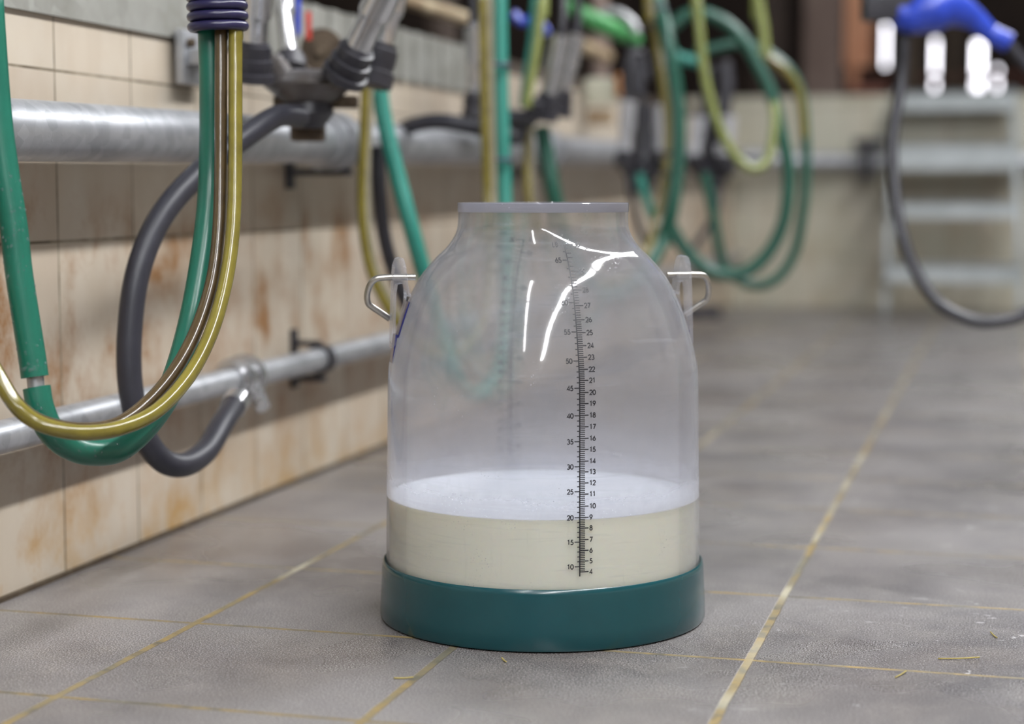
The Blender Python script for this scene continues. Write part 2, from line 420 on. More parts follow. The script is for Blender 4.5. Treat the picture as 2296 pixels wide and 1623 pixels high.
# small bracket with bolt on the plate
q = at(415, 130, X=WX+.01)
t = empty('wall_bracket', q, 'small metal bracket with a rusty bolt beside the banded hoses', 'bracket')
bm = bmesh.new(); box(bm, (0, -.03, -.035), (.012, .05, .035), .003); box(bm, (.0, -.02, -.01), (.04, .02, .01), .003); mesh('plate', bm, M['galv'], t, autos=30)
bm = bmesh.new(); lathe(bm, [(0, .0), (.006, 0), (.006, .008), (0, .009)], 6, Matrix.Translation((.012, -.015, .018)) @ Matrix.Rotation(PI/2, 4, 'Y')); mesh('bolt', bm, M['grime'], t, False)

# ------------------------------------------------------------------ fluorescent lamps over the pit
def lamp(x, y0, y1, z, label, wid=.05):
    t = empty('fluorescent_lamp', (x, (y0+y1)/2, z), label, 'lamp', 'fluorescent lamps over the pit'); h = (y1-y0)/2
    bm = bmesh.new(); box(bm, (-.06, -h, .03), (.06, h, .09), .01); mesh('housing', bm, M['beige'], t, False)
    bm = bmesh.new(); tube(bm, [(0, -h+.03, 0), (0, h-.03, 0)], wid/2, 14, 2); mesh('tube', bm, M['lamp'], t)
for k, y in enumerate((-4.9, -3.6, -2.3, -1.0, .3, 1.6, 2.9)):
    lamp(1.15, y, y+1.25, 2.45, 'white fluorescent lamp in the long row, %s' % ('farthest behind the viewer','next to the one farthest behind the viewer','third from its end behind the viewer','just behind the viewer','above the bucket','between bucket and back wall','nearest the back wall')[k], .11)
for k, y in enumerate((-4.9, -3.6, -2.3)):
    lamp(-.05, y, y+1.2, 2.7, 'slim fluorescent lamp in the short row, %s' % ('farthest from the bucket','middle of three','nearest the bucket')[k], .05)

# ------------------------------------------------------------------ the milk bucket
SA = math.radians(-75.8+12.6)                       # world azimuth of the printed scale
BR = SA+PI/2
PROF = [(.1648, .0500), (.1648, .0599), (.1645, .0933), (.1638, .1314), (.1629, .1787), (.1623, .2259), (.1614, .2588), (.1585, .2761), (.1532, .2962),
        (.1457, .3195), (.1373, .3396), (.1270, .3582), (.1117, .3763), (.1010, .3865), (.0935, .3966), (.0893, .4060), (.0881, .4147), (.0881, .4239)]
SP = [(p.x, p.z) for p in spline([(r, 0, z) for r, z in PROF], 5)]
def surf(z):
    for (r0, z0), (r1, z1) in zip(SP, SP[1:]):
        if z <= z1: return r0+(r1-r0)*(z-z0)/(z1-z0)
    return SP[-1][0]
bucket = empty('milk_bucket', (0, 0, 0), 'clear plastic milk bucket with black measuring scale and teal foot', 'bucket', rz=BR)
sp = SP
TH = .0032
inner = [(r-TH, z) for r, z in reversed(sp)]
bm = bmesh.new(); lathe(bm, sp+inner+[(0, .0475), (0, .044), (.160, .044)], 160, closed=False)
shell = mesh('shell', bm, M['clear'], bucket, autos=60); shell['label'] = 'clear scratched plastic body of the bucket'
bm = bmesh.new(); lathe(bm, [(.0845, .4239), (.0884, .4239), (.0886, .4245), (.0886, .4328), (.0880, .4335), (.0850, .4335), (.0845, .4328), (.0845, .4239)], 128)
mesh('rim', bm, M['rim'], bucket, autos=40)['label'] = 'frosted flat rim'
bm = bmesh.new()
lathe(bm, [(.158, .003), (.1700, .0015), (.1712, .004), (.1708, .020), (.1695, .045), (.1690, .0560), (.1683, .0605), (.1668, .0618), (.1655, .0605), (.1652, .056), (.1652, .040), (.150, .040), (.150, .006), (.158, .003)], 160)
mesh('foot_ring', bm, M['base'], bucket, autos=50)['label'] = 'teal plastic foot ring'
for k in range(4):
    bm = bmesh.new(); a = k*PI/2+.35; box(bm, (-.02, -.006, 0), (.02, .006, .005), .001, Matrix.Rotation(a, 4, 'Z') @ Matrix.Translation((0, .160, 0)))
    mesh('foot_pad', bm, M['base'], bucket, False)
# lugs and carry clips: radial plane, x = outwards
def lug(sign):
    Rm = Matrix.Identity(4) if sign > 0 else Matrix.Rotation(PI, 4, 'Z')
    out = [(.1604, .285), (.1600, .300), (.1592, .330), (.1580, .358), (.1568, .370), (.1545, .3765), (.1510, .3780), (.1475, .3765), (.1455, .370), (.1440, .358), (.1432, .350), (.1415, .343), (.1400, .338)]
    inn = [(.1560, .290), (.1565, .300), (.1560, .320), (.1555, .340), (.1540, .3505), (.1490, .3515), (.1462, .350), (.1452, .346), (.1450, .3385), (.1455, .332), (.1490, .318), (.1530, .304), (.1555, .293)]
    bm = bmesh.new(); w = .0105
    def ring(pts, yy): return [bm.verts.new(Rm @ Vector((x, yy, z))) for x, z in pts]
    # outline strip closed along the shoulder
    a0, a1 = ring(out, -w), ring(out, w)
    K = len(out); hole = inn[:9]
    h0, h1 = ring(inn[:len(inn)], -w), ring(inn[:len(inn)], w)
    # walls: outer skin, inner skin, and sides bridged by nearest-point strips
    for A, B in ((a0, a1), (h0, h1)):
        for k in range(len(A)-1): bm.faces.new((A[k], A[k+1], B[k+1], B[k]))
    def side(A, H):
        idx = [0, 1, 2, 3, 4, 4, 5, 6, 7, 7, 8, 8, 8]
        for k in range(K-1):
            i0 = min(idx[k], len(H)-1); i1 = min(idx[k+1], len(H)-1)
            vs = list(dict.fromkeys([A[k], A[k+1], H[i1], H[i0]]))
            if len(vs) > 2: bm.faces.new(vs)
    side(a0, h0); side(a1, h1)
    bm.faces.new((a0[0], a1[0], h1[0], h0[0])); bm.faces.new((a0[-1], h0[8], h1[8], a1[-1]))
    lg = mesh('lug', bm, M['lug'], bucket, autos=35); lg['label'] = 'clear plastic carrying lug with slot'
    bm = bmesh.new()
    b0 = ring([(.1602, .2700), (.1566, .2990), (.1556, .2990), (.1540, .2990), (.1545, .2960), (.1580, .2800)], -.0095); 
    b1 = ring([(.1602, .2700), (.1566, .2990), (.1556, .2990), (.1540, .2990), (.1545, .2960), (.1580, .2800)], .0095)
    n = len(b0); bm.faces.new(b0); bm.faces.new(b1[::-1])
    for k in range(n): bm.faces.new((b0[k], b0[(k+1) % n], b1[(k+1) % n], b1[k]))
    c0 = ring([(.1545, .2960), (.1475, .3190), (.1425, .3320), (.1412, .3325), (.1460, .3175), (.1530, .2960)], -.0095)
    c1 = ring([(.1545, .2960), (.1475, .3190), (.1425, .3320), (.1412, .3325), (.1460, .3175), (.1530, .2960)], .0095)
    bm.faces.new(c0); bm.faces.new(c1[::-1])
    for k in range(n): bm.faces.new((c0[k], c0[(k+1) % n], c1[(k+1) % n], c1[k]))
    mesh('lug_web', bm, M['blueedge'], lg, False)['label'] = 'dark blue wedge under the lug'
    sy = 1 if sign > 0 else -1                        # the hook swings away from the camera
    pts = [(.1345, 0, .3575), (.150, 0, .3575), (.163, 0, .3575), (.1745, sy*.001, .3560), (.1805, sy*.004, .3500), (.1830, sy*.008, .3400), (.1825, sy*.010, .3330), (.1800, sy*.012, .3285), (.1700, sy*.015, .3215), (.1590, sy*.018, .3140)]
    pts = [Rm @ Vector(p) for p in pts]
    bm = bmesh.new(); tube(bm, pts, .0033, 18, 8); ck = mesh('carry_clip', bm, M['wire'], bucket, autos=50); ck['label'] = 'bent stainless wire carrying clip'
    bm = bmesh.new(); pts2 = [Rm @ Vector(p) for p in [(.1830, sy*.002, .3440), (.1812, sy*.0, .3330), (.1785, sy*-.001, .3290), (.1690, sy*.0, .3225), (.1590, sy*.002, .3155)]]
lug(-1); lug(1)
# printed scale -------------------------------------------------
def arc(cx, cy, rx, ry, a0, a1, n=14):
    return [(cx+rx*math.cos(math.radians(a0+(a1-a0)*k/n)), cy+ry*math.sin(math.radians(a0+(a1-a0)*k/n))) for k in range(n+1)]
G = {'0': [arc(.3,.5,.27,.45,0,360,22)], '1': [[(.12,.78),(.33,.95),(.33,.05)]],
     '2': [arc(.3,.68,.24,.27,170,-25,12)+[(.06,.05),(.56,.05)]],
     '3': [arc(.28,.72,.21,.22,150,-90,12), arc(.27,.27,.25,.23,90,-150,14)],
     '4': [[(.44,.03),(.44,.95),(.04,.27),(.60,.27)]],
     '5': [[(.52,.93),(.20,.93),(.13,.55)]+arc(.27,.32,.26,.27,120,-150,14)],
     '6': [arc(.3,.31,.25,.26,0,360,18), [(.07,.38),(.40,.95)]],
     '7': [[(.06,.93),(.56,.93),(.20,.03)]],
     '8': [arc(.3,.73,.19,.20,0,360,16), arc(.3,.29,.24,.25,0,360,18)],
     '9': [arc(.3,.69,.25,.26,0,360,18), [(.53,.62),(.20,.05)]],
     'L': [[(.12,.95),(.12,.05),(.48,.05)]],
     'B': [[(.12,.05),(.12,.95)], [(.12,.95),(.28,.95)]+arc(.28,.74,.18,.21,90,-90,8)+[(.12,.53)], [(.28,.53)]+arc(.30,.29,.22,.24,90,-90,8)+[(.12,.05)]]}
def wrap(s, z, az, off=.0006):                      # s = distance along the surface to the right
    r = surf(z)+off; a = az + s/r
    return Vector((r*math.cos(a), r*math.sin(a), z))
def ribbon(bm, pts, t, az, mirror=1):
    closed = (pts[0][0]-pts[-1][0])**2+(pts[0][1]-pts[-1][1])**2 < 1e-12
    L, Rr = [], []
    n = len(pts)
    for i, p in enumerate(pts):
        a = pts[i-1] if i else (pts[-2] if closed else None); b = pts[i+1] if i < n-1 else (pts[1] if closed else None)
        d1 = Vector((p[0]-a[0], p[1]-a[1])).normalized() if a else None; d2 = Vector((b[0]-p[0], b[1]-p[1])).normalized() if b else None
        if d1 is None: d1 = d2
        if d2 is None: d2 = d1
        m = (d1+d2)
        m = m.normalized() if m.length > .3 else d1
        nn = Vector((-m.y, m.x)); k = min(1/max(nn.dot(Vector((-d1.y, d1.x))), .5), 1.8)
        L.append((p[0]+nn.x*t/2*k, p[1]+nn.y*t/2*k)); Rr.append((p[0]-nn.x*t/2*k, p[1]-nn.y*t/2*k))
    vl = [bm.verts.new(wrap(x*mirror, y, az)) for x, y in L]; vr = [bm.verts.new(wrap(x*mirror, y, az)) for x, y in Rr]
    for i in range(n-1): bm.faces.new((vl[i], vl[i+1], vr[i+1], vr[i]))
def slope(z): # the print keeps its height when seen from the side
    return 1.0
def write(bm, txt, s, z, h, t, az, mirror=1, align='l'):
    k = slope(z); w = .66*h; tot = w*len(txt)
    x0 = s - (tot if align == 'r' else 0)
    for ch in txt:
        for st in G[ch]:
            ribbon(bm, [(x0+px*h, z+(py-.5)*h*k) for px, py in st], t, az, mirror)
        x0 += w
LIT = {}; LBS = {}
LIT = {30: 0.3928, 29: 0.3678, 28: 0.3497, 27: 0.3349, 26: 0.3215, 25: 0.3093, 24: 0.2971, 23: 0.2861, 22: 0.2747, 21: 0.2642, 20: 0.2526, 19: 0.2419, 18: 0.2307, 17: 0.2195, 16: 0.2083, 15: 0.1975, 14: 0.1862, 13: 0.1758, 12: 0.165, 11: 0.1542, 10: 0.1425, 9: 0.1316, 8: 0.1212, 7: 0.1099, 6: 0.0994, 5: 0.089, 4: 0.0785}
LBS = {65: 0.3779, 60: 0.3379, 55: 0.3101, 50: 0.2827, 45: 0.2569, 40: 0.2303, 35: 0.2053, 30: 0.181, 25: 0.1568, 20: 0.1316, 15: 0.1077, 10: 0.0837}
def interp(tab, v):
    ks = sorted(tab); 
    if v <= ks[0]: a, b = ks[0], ks[1]
    elif v >= ks[-1]: a, b = ks[-2], ks[-1]
    else: a = max(k for k in ks if k <= v); b = min(k for k in ks if k > v)
    return tab[a]+(tab[b]-tab[a])*(v-a)/(b-a)
def scale(az, mirror, name, label):
    bm = bmesh.new(); T = .00105
    z0, z1 = LIT[4]-.0045, LIT[30]; N = 90
    ribbon(bm, [(0, z0+(z1-z0)*k/N) for k in range(N+1)], .0012, az, mirror)
    def tick(s0, s1, z, t):
        ribbon(bm, [(s0, z), ((s0+s1)/2, z), (s1, z)], t*slope(z), az, mirror)
    for L in range(4, 31):
        tick(0, .0088, interp(LIT, L), .0011)
        if L < 30:
            for k in range(1, 6): tick(0, .0052, interp(LIT, L+k/6), .0009)
    for p in range(10, 67):
        zz = interp(LBS, p)
        if p % 5 == 0: tick(-.0052, 0, zz, .0010)
        else: tick(-.0026, 0, zz, .0009)
    sc = mesh(name, bm, M['print'], bucket, False); sc['label'] = label
    bm = bmesh.new()
    for L in range(4, 31): write(bm, str(L), .0098, interp(LIT, L), .0049, .00100, az, mirror)
    for p in range(10, 66, 5): write(bm, str(p), -.0060, interp(LBS, p), .0049, .00100, az, mirror, 'r')
    write(bm, 'LB', -.0060, LIT[30], .0049, .0008, az, mirror, 'r')
    nm = mesh('scale_numbers', bm, M['print'], sc, False)
scale(-PI/2, 1, 'scale', 'black printed litre and pound scale on the front')
scale(PI/2, 1, 'scale', 'second printed scale seen through the bucket on its far side')
# the milk ------------------------------------------------------
MZ = .1290
bm = bmesh.new(); ri = lambda z: surf(z)-TH-.0004
lathe(bm, [(0, .0482), (.150, .0482), (ri(.055), .0490), (ri(.06), .06), (ri(.09), .09), (ri(.12), .12), (ri(MZ), MZ)], 128, mi=0)
lathe(bm, [(ri(MZ), MZ), (ri(MZ)-.0012, MZ-.0006), (ri(MZ)-.004, MZ-.0012), (.14, MZ-.0012), (.10, MZ-.0012), (.05, MZ-.0012), (0, MZ-.0012)], 128, mi=1)
bmesh.ops.remove_doubles(bm, verts=bm.verts[:], dist=1e-6)
mk = mesh('milk', bm, [M['milk'], M['lit_foam']], autos=50); mk.rotation_euler = (0, 0, BR); tag(mk, 'creamy milk with white froth, its top light painted in, filling the bottom of the clear bucket', 'milk')

# ------------------------------------------------------------------ pipes on the wall
PX = WX+.070
def py_z(y): return .5075+(y+.17)*.0130
t = empty('vacuum_pipe', (PX, 0, py_z(0)), 'thick galvanised steel pipe running along the tiled wall', 'pipe')
bm = bmesh.new(); cx, cy = PX, BY-.10
pts = [(PX, -2.5, py_z(-2.5)), (PX, 0, py_z(0)), (PX, 2.5, py_z(2.5)), (PX, BY-.35, py_z(BY-.35)), (PX+.03, BY-.17, py_z(BY)-.0), (PX+.2, BY-.09, .566), (PX+.6, BY-.08, .562), (1.0, BY-.08, .560), (RX-.05, BY-.08, .560)]
tube(bm, pts, .0320, 32, 10); mesh('pipe', bm, M['galv'], t, world=True)
def coupling(y, lab):
    c = Vector((PX, y, py_z(y)))
    bm = bmesh.new(); m = Matrix.Translation(c) @ Matrix.Rotation(-PI/2, 4, 'X')
    lathe(bm, [(.0325, -.045), (.037, -.045), (.037, -.012), (.046, -.012), (.046, .012), (.037, .012), (.037, .045), (.0325, .045)], 40, m)
    cc = mesh('pipe_coupling', bm, M['galv'], t, world=True, autos=30)
    bm = bmesh.new(); lathe(bm, [(.0325, .014), (.044, .014), (.044, .026), (.0325, .026)], 40, m, closed=True); mesh('clamp_ring', bm, M['black'], cc, world=True, autos=30)
    bm = bmesh.new(); box(bm, (WX, y-.012, c.z-.050), (WX+.10, y+.012, c.z-.040), .002); box(bm, (WX, y-.012, c.z-.07), (WX+.008, y+.012, c.z+.07), .002)
    mesh('wall_clip', bm, M['black'], cc, world=True, smooth=False)
coupling(at(742, 320, X=PX).y, ''); coupling(2.05, ''); coupling(3.6, '')
LX, LZ = WX+.045, .1915
t2 = empty('drain_pipe', (LX, 0, LZ), 'thinner galvanised pipe running low along the tiled wall', 'pipe')
bm = bmesh.new(); tube(bm, [(LX, -2.5, LZ-.004), (LX, .5, LZ), (LX, 3, LZ+.003), (LX, BY-.05, LZ+.006)], .0175, 28, 6); mesh('pipe', bm, M['galv'], t2, world=True)
q = at(538, 848, X=LX)
bm = bmesh.new(); m = Matrix.Translation((LX, q.y, LZ)) @ Matrix.Rotation(-PI/2, 4, 'X')
lathe(bm, [(.018, -.034), (.0225, -.034), (.0235, -.022), (.030, -.020), (.030, -.010), (.024, -.008), (.024, .008), (.032, .010), (.032, .020), (.0235, .022), (.0225, .034), (.018, .034)], 40, m)
tee = mesh('tee_fitting', bm, M['steel'], t2, world=True, autos=30)
bm = bmesh.new(); lathe(bm, [(0, 0), (.013, 0), (.013, .035), (.010, .036), (.010, .050), (0, .05)], 24, frame_to((LX+.012, q.y, LZ-.006), Vector((LX+.05, q.y-.03, LZ-.04))))
mesh('branch', bm, M['steel'], tee, world=True, autos=30)
q2 = at(718, 805, X=LX)
t3 = empty('pipe_clip', (WX, q2.y, LZ), 'dark metal clip holding the thin low pipe to the wall', 'clip')
bm = bmesh.new(); m = Matrix.Translation((LX-WX, 0, 0)) @ Matrix.Rotation(-PI/2, 4, 'X')
lathe(bm, [(.0185, -.010), (.0225, -.010), (.0225, .010), (.0185, .010)], 32, m, closed=True); mesh('clip_ring', bm, M['black'], t3, autos=30)
bm = bmesh.new(); box(bm, (0, -.010, -.045), (.006, .010, .045), .001); box(bm, (0, -.008, -.034), (.052, .008, -.024), .001); box(bm, (0, -.008, .020), (.045, .008, .028), .001); mesh('clip_arm', bm, M['black'], t3, False)

# ------------------------------------------------------------------ hoses, first loop (nearest)
hose('milk_hose', 'upper green rubber hose with water drops hanging at the left edge', 'hose',
     P((-32,-160,1.68),(-23,0,1.68),(-6,240,1.68),(11,380,1.68),(31,508,1.68),(43,616,1.68),(70,788,1.68),(78,845,1.68)), .0127, M['green'], hollow=.62, n=28)
c0, c1 = at(77, 826, D=1.68), at(83, 888, D=1.68)
bm = bmesh.new(); m = frame_to(c0, c1); L = (c1-c0).length
lathe(bm, [(0, 0), (.0076, 0), (.0078, .003), (.0078, L-.003), (.0076, L), (0, L)], 24, m)
o = mesh('hose_connector', bm, M['alu'], autos=30); tag(o, 'short bare metal connector joining the two green hose ends', 'connector')
hose('milk_hose', 'lower green rubber hose sweeping in a U from the metal connector to the navy bands', 'hose',
     P((82,868,1.68),(91,915,1.68),(112,962,1.685),(150,997,1.70),(205,1014,1.715),(270,1004,1.74),(335,945,1.77),(388,858,1.80),(430,712,1.85),(460,540,1.88),(472,400,1.90),(474,200,1.90),(471,70,1.90),(469,-160,1.90)), .0127, M['green'], hollow=.62, n=28, sub=12)
t = empty('pulse_tube', at(180, 970, D=1.62), 'twin yellow and brown clear tube looping in front of the nearest green hose', 'tube')
hose('yellow_lumen', None, None, P((-70,650,1.66),(-40,770,1.65),(0,853,1.64),(40,914,1.635),(95,952,1.63),(180,970,1.64),(268,960,1.67),(350,922,1.71),(420,848,1.75),(470,755,1.79),(502,650,1.82),(520,540,1.84),(527,400,1.86),(528,200,1.875),(528,70,1.882),(528,-160,1.882)), .0072, M['yellow'], parent=t, sub=12)
hose('brown_lumen', None, None, P((-70,645,1.675),(-40,764,1.665),(1,848,1.656),(41,908,1.651),(95,946,1.647),(180,963,1.657),(264,950,1.687),(335,898,1.725),(395,825,1.76),(442,735,1.80),(474,635,1.83),(489,530,1.85),(494,400,1.865),(495,200,1.876),(495,70,1.883),(495,-160,1.883)), .0066, M['browntube'], parent=t, sub=12)
def band(cx, cy, D, hw, hd, mr, lab, grp, tilt=0):
    c = at(cx, cy, D=D); pts = []
    for k in range(36):
        a = 2*PI*k/36; pts.append(c + _rt*math.cos(a)*hw + Vector((-math.sin(YAW), math.cos(YAW), 0))*math.sin(a)*hd + Vector((0, 0, 1))*math.cos(a)*tilt)
    bm = bmesh.new(); tube(bm, pts, mr, 12, smoothpath=False, closed=True)
    o = mesh('rubber_band', bm, M['band']); return tag(o, lab, 'rubber band', grp)
for k, (yy, lb) in enumerate(((-6,'topmost, cut by the frame edge'), (14,'second from the top'), (37,'third from the top'), (60,'lowest of the stack'))):
    band(487+(k-1), yy, 1.888, .0268, .0225, .0052, 'navy rubber band around the nearest hoses, '+lb, 'stacked navy rubber bands', .001)
# black hose from the first claw down to the low pipe
hose('drain_hose', 'charcoal hose looping from the first milking claw down to the low pipe', 'hose',
     P((672,262,2.30),(620,262,2.24),(545,310,2.18),(450,385,2.12),(365,480,2.07),(312,600,2.04),(291,740,2.03),(293,870,2.03),(320,970,2.04),(362,1030,2.06),(412,1042,2.09),(462,1010,2.14),(498,950,2.20),(527,905,2.27)), .0140, M['blackhose'], n=24, sub=12)
bm = bmesh.new(); a, b = at(522, 913, D=2.262), at(534, 893, D=2.285); lathe(bm, [(.0145, 0), (.0165, 0), (.0165, (b-a).length*.9), (.0145, (b-a).length*.9)], 24, frame_to(a, b), closed=True)
o = mesh('hose_clamp', bm, M['steel'], autos=30); tag(o, 'pale metal clamp on the end of the charcoal hose at the low pipe', 'clamp')

# ------------------------------------------------------------------ second loop
def twin(lab, pa, pb, r, ma, mb, base):
    t = empty('pulse_tube', base, lab, 'tube')
    hose('yellow_lumen', None, None, pa, r, ma, parent=t); hose('brown_lumen', None, None, pb, r, mb, parent=t)
hose('milk_hose', 'green hose of the second loop, upright behind the bucket mouth with a band on it', 'hose',
     P((1119,-160,2.95),(1120,0,2.95),(1122,150,2.95),(1126,300,2.95),(1131,450,2.95),(1135,600,2.93),(1132,730,2.90),(1112,840,2.86),(1070,885,2.82),(1025,850,2.78),(990,750,2.76),(958,640,2.74),(925,520,2.72),(893,400,2.72),(868,300,2.72),(855,230,2.72),(848,160,2.72)), .0124, M['teal'])
twin('twin olive and grey tube of the second loop, upright behind the bucket mouth', 
     P((1079,-160,2.90),(1081,0,2.90),(1084,150,2.90),(1087,300,2.90),(1092,450,2.90),(1096,600,2.87),(1080,720,2.82),(1030,790,2.78),(960,790,2.74),(900,735,2.70),(858,670,2.68),(830,605,2.67),(814,520,2.66),(810,420,2.66),(815,300,2.66),(819,190,2.66)),
     P((1096,-160,2.91),(1097,0,2.91),(1099,150,2.91),(1102,300,2.91),(1106,450,2.91),(1108,600,2.88),(1090,720,2.83),(1032,775,2.79),(968,775,2.75),(905,722,2.71),(866,660,2.69),(840,600,2.68),(824,520,2.67),(820,420,2.67),(824,300,2.67),(828,190,2.67)), .0065, M['yellow'], M['greytube'], at(1090, 450, D=2.9))
band(1107, 146, 2.93, .0235, .019, .0032, 'navy rubber band around the second hose pair, upper one', 'navy bands on the second hose pair')
band(1111, 358, 2.93, .0235, .019, .0032, 'navy rubber band around the second hose pair, just above the bucket mouth', 'navy bands on the second hose pair')
# dark hose beside the left leg of loop 2
hose('vacuum_hose', 'thin black hose hanging behind the second loop, left of the bucket', 'hose', P((848,330,2.76),(850,420,2.76),(860,520,2.78),(880,600,2.8),(915,690,2.82),(960,760,2.85)), .011, M['black'])
hose('vacuum_hose', 'black hose arching over the thick pipe to the second claw', 'hose', P((880,300,3.05),(930,280,3.0),(990,272,2.98),(1060,284,2.98),(1140,300,3.0)), .013, M['blackhose'])
# third loop
hose('milk_hose', 'green hose of the third loop, curving down right of the bucket mouth', 'hose',
     P((1462,-80,3.7),(1473,0,3.7),(1496,86,3.64),(1517,216,3.64),(1522,302,3.64),(1517,388,3.64),(1505,475,3.64),(1484,540,3.65),(1452,600,3.60),(1405,650,3.55),(1350,660,3.50),(1300,610,3.45),(1262,520,3.42),(1240,430,3.4),(1226,354,3.4),(1214,285,3.4)), .0150, M['darkgreen'])
twin('twin yellow and grey tube of the third loop', P((1450,-60,3.66),(1456,20,3.66),(1464,70,3.74),(1481,172,3.74),(1493,280,3.74),(1487,410,3.72),(1468,496,3.70),(1450,556,3.6),(1400,620,3.55),(1330,640,3.48),(1260,590,3.42),(1205,520,3.38),(1183,440,3.36),(1180,311,3.36),(1184,250,3.36)),
     P((1460,-60,3.67),(1466,20,3.67),(1474,70,3.76),(1491,172,3.76),(1503,280,3.76),(1497,410,3.74),(1478,496,3.72),(1458,556,3.61),(1405,612,3.56),(1332,630,3.49),(1266,585,3.43),(1214,520,3.39),(1192,440,3.37),(1189,311,3.37),(1193,250,3.37)), .0060, M['yellow'], M['greytube'], at(1480,410,D=3.6))
for yy, lb in ((345, 'upper'), (392, 'lower')): band(1512, yy, 3.68, .022, .018, .003, 'navy rubber band low on the third hose pair, %s one' % lb, 'navy bands on the third hose pair')
band(1470, 18, 3.68, .022, .018, .003, 'navy rubber band high on the third hose pair', 'navy bands on the third hose pair')
twin('pale green and yellow tube pair slanting down to the second milking claw', P((1220,-80,3.25),(1214,0,3.25),(1206,80,3.25),(1197,142,3.25),(1188,190,3.25),(1180,240,3.25)),
     P((1206,-80,3.26),(1200,0,3.26),(1194,80,3.26),(1186,142,3.26),(1180,190,3.26),(1174,240,3.26)), .0085, M['yellowgreen'], M['teal'], at(1200,140,D=3.25))
# fourth loops near the back wall
hose('milk_hose', 'large dark green hose loop hanging before the back wall, front ring', 'hose',
     P((1508,60,3.75),(1535,36,3.75),(1575,30,3.75),(1625,50,3.75),(1667,91,3.75),(1701,151,3.75),(1731,216,3.75),(1753,302,3.75),(1768,388,3.75),(1762,475,3.75),(1740,539,3.75),(1705,587,3.75),(1667,611,3.75),(1619,615,3.75),(1576,598,3.75),(1533,556,3.75),(1500,500,3.75)), .0135, M['darkgreen'])
hose('milk_hose', 'grey-green hose loop hanging before the back wall, rear ring', 'hose',
     P((1560,120,3.95),(1640,100,3.95),(1700,108,3.95),(1757,145,3.95),(1788,190,3.95),(1801,240,3.95),(1806,302,3.95),(1807,388,3.95),(1800,475,3.95),(1783,561,3.95),(1749,618,3.95),(1705,640,3.95),(1660,628,3.95),(1620,590,3.95),(1598,475,3.95),(1578,388,3.95)), .0110, M['darkgreen'])
hose('pulse_tube', 'olive tube arching over the right side of the rear green ring', 'tube', P((1690,120,3.90),(1720,128,3.90),(1757,155,3.90),(1784,190,3.90),(1797,240,3.90),(1802,310,3.90)), .0090, M['yellow'])
hose('pulse_tube', 'pale yellow tube hanging in a curve through the green ring', 'tube', P((1560,-60,3.65),(1563,0,3.65),(1572,108,3.65),(1585,194,3.65),(1611,280,3.65),(1645,345,3.65),(1688,378,3.65),(1722,355,3.67),(1736,280,3.68),(1734,230,3.69)), .0092, M['yellowgreen'])
hose('pulse_tube', 'pale yellow tube dropping from above onto the green rings', 'tube', P((1696,-60,3.85),(1701,0,3.85),(1710,60,3.85),(1716,125,3.85)), .0110, M['yellowgreen'])
hose('milk_hose', 'short teal hose crossing between the third loop and the ring', 'hose', P((1505,120,4.1),(1530,132,4.1),(1570,140,4.1)), .013, M['teal'])
hose('vacuum_hose', 'thin dark hose hanging below the third milking cluster', 'hose', P((1408,380,3.95),(1418,450,3.95),(1436,520,3.97),(1470,590,4.0)), .008, M['blackhose'])
hose('milk_hose', 'teal hose slanting down from the third milking cluster', 'hose', P((1432,390,3.9),(1446,440,3.9),(1466,490,3.92),(1500,545,3.95)), .010, M['teal'])
hose('vacuum_hose', 'thin grey hose crossing behind the green ring', 'hose', P((1612,400,4.55),(1606,470,4.55),(1580,520,4.55),(1545,570,4.55)), .008, M['blackhose'])

# ------------------------------------------------------------------ milking clusters
def cup(parent, p0, p1, D0, D1, w, rub=.33, rings=3, tube_to=None, cap=False, mt='steel'):
    """teat cup from pixel p0 (rubber end) to p1 (open end)"""
    a, b = at(*p0, D=D0), at(*p1, D=D1); L = (b-a).length; m = frame_to(a, b); r = w
    s = L*rub
    bm = bmesh.new()
    lathe(bm, [(r*.62, s*.8), (r*.64, s), (r*.66, L*.55), (r*.74, L*.57), (r*.80, L*.60), (r*.80, L*.93), (r*.86, L*.95), (r*.86, L), (r*.6, L), (r*.6, L*.9)], 32, m)
    sh = mesh('teat_cup', bm, M[mt], parent, world=True, autos=35)
    bm = bmesh.new(); pr = [(0, 0), (r*.75, 0)]
    for k in range(rings):
        z0 = s*k/rings; z1 = s*(k+1)/rings; rr = r*(1.12-.12*k)
        pr += [(rr, z0+.1*(z1-z0)), (rr, z0+.72*(z1-z0)), (rr*.86, z0+.80*(z1-z0)), (rr*.86, z1)]
    pr += [(r*.62, s*1.02), (0, s*1.02)]
    lathe(bm, pr, 32, m); mesh('rubber_liner', bm, M['black'], sh, world=True, autos=35)
    if cap:
        bm = bmesh.new(); lathe(bm, [(0, L), (r*.84, L), (r*.84, L*1.05), (r*.5, L*1.15), (0, L*1.15)], 28, m); mesh('cup_cap', bm, M['black'], sh, world=True, autos=35)
    if tube_to:
        bm = bmesh.new(); tube(bm, [at(*p, D=d) for *p, d in tube_to], .008, 14, 8); mesh('short_tube', bm, M['black'], sh, world=True)
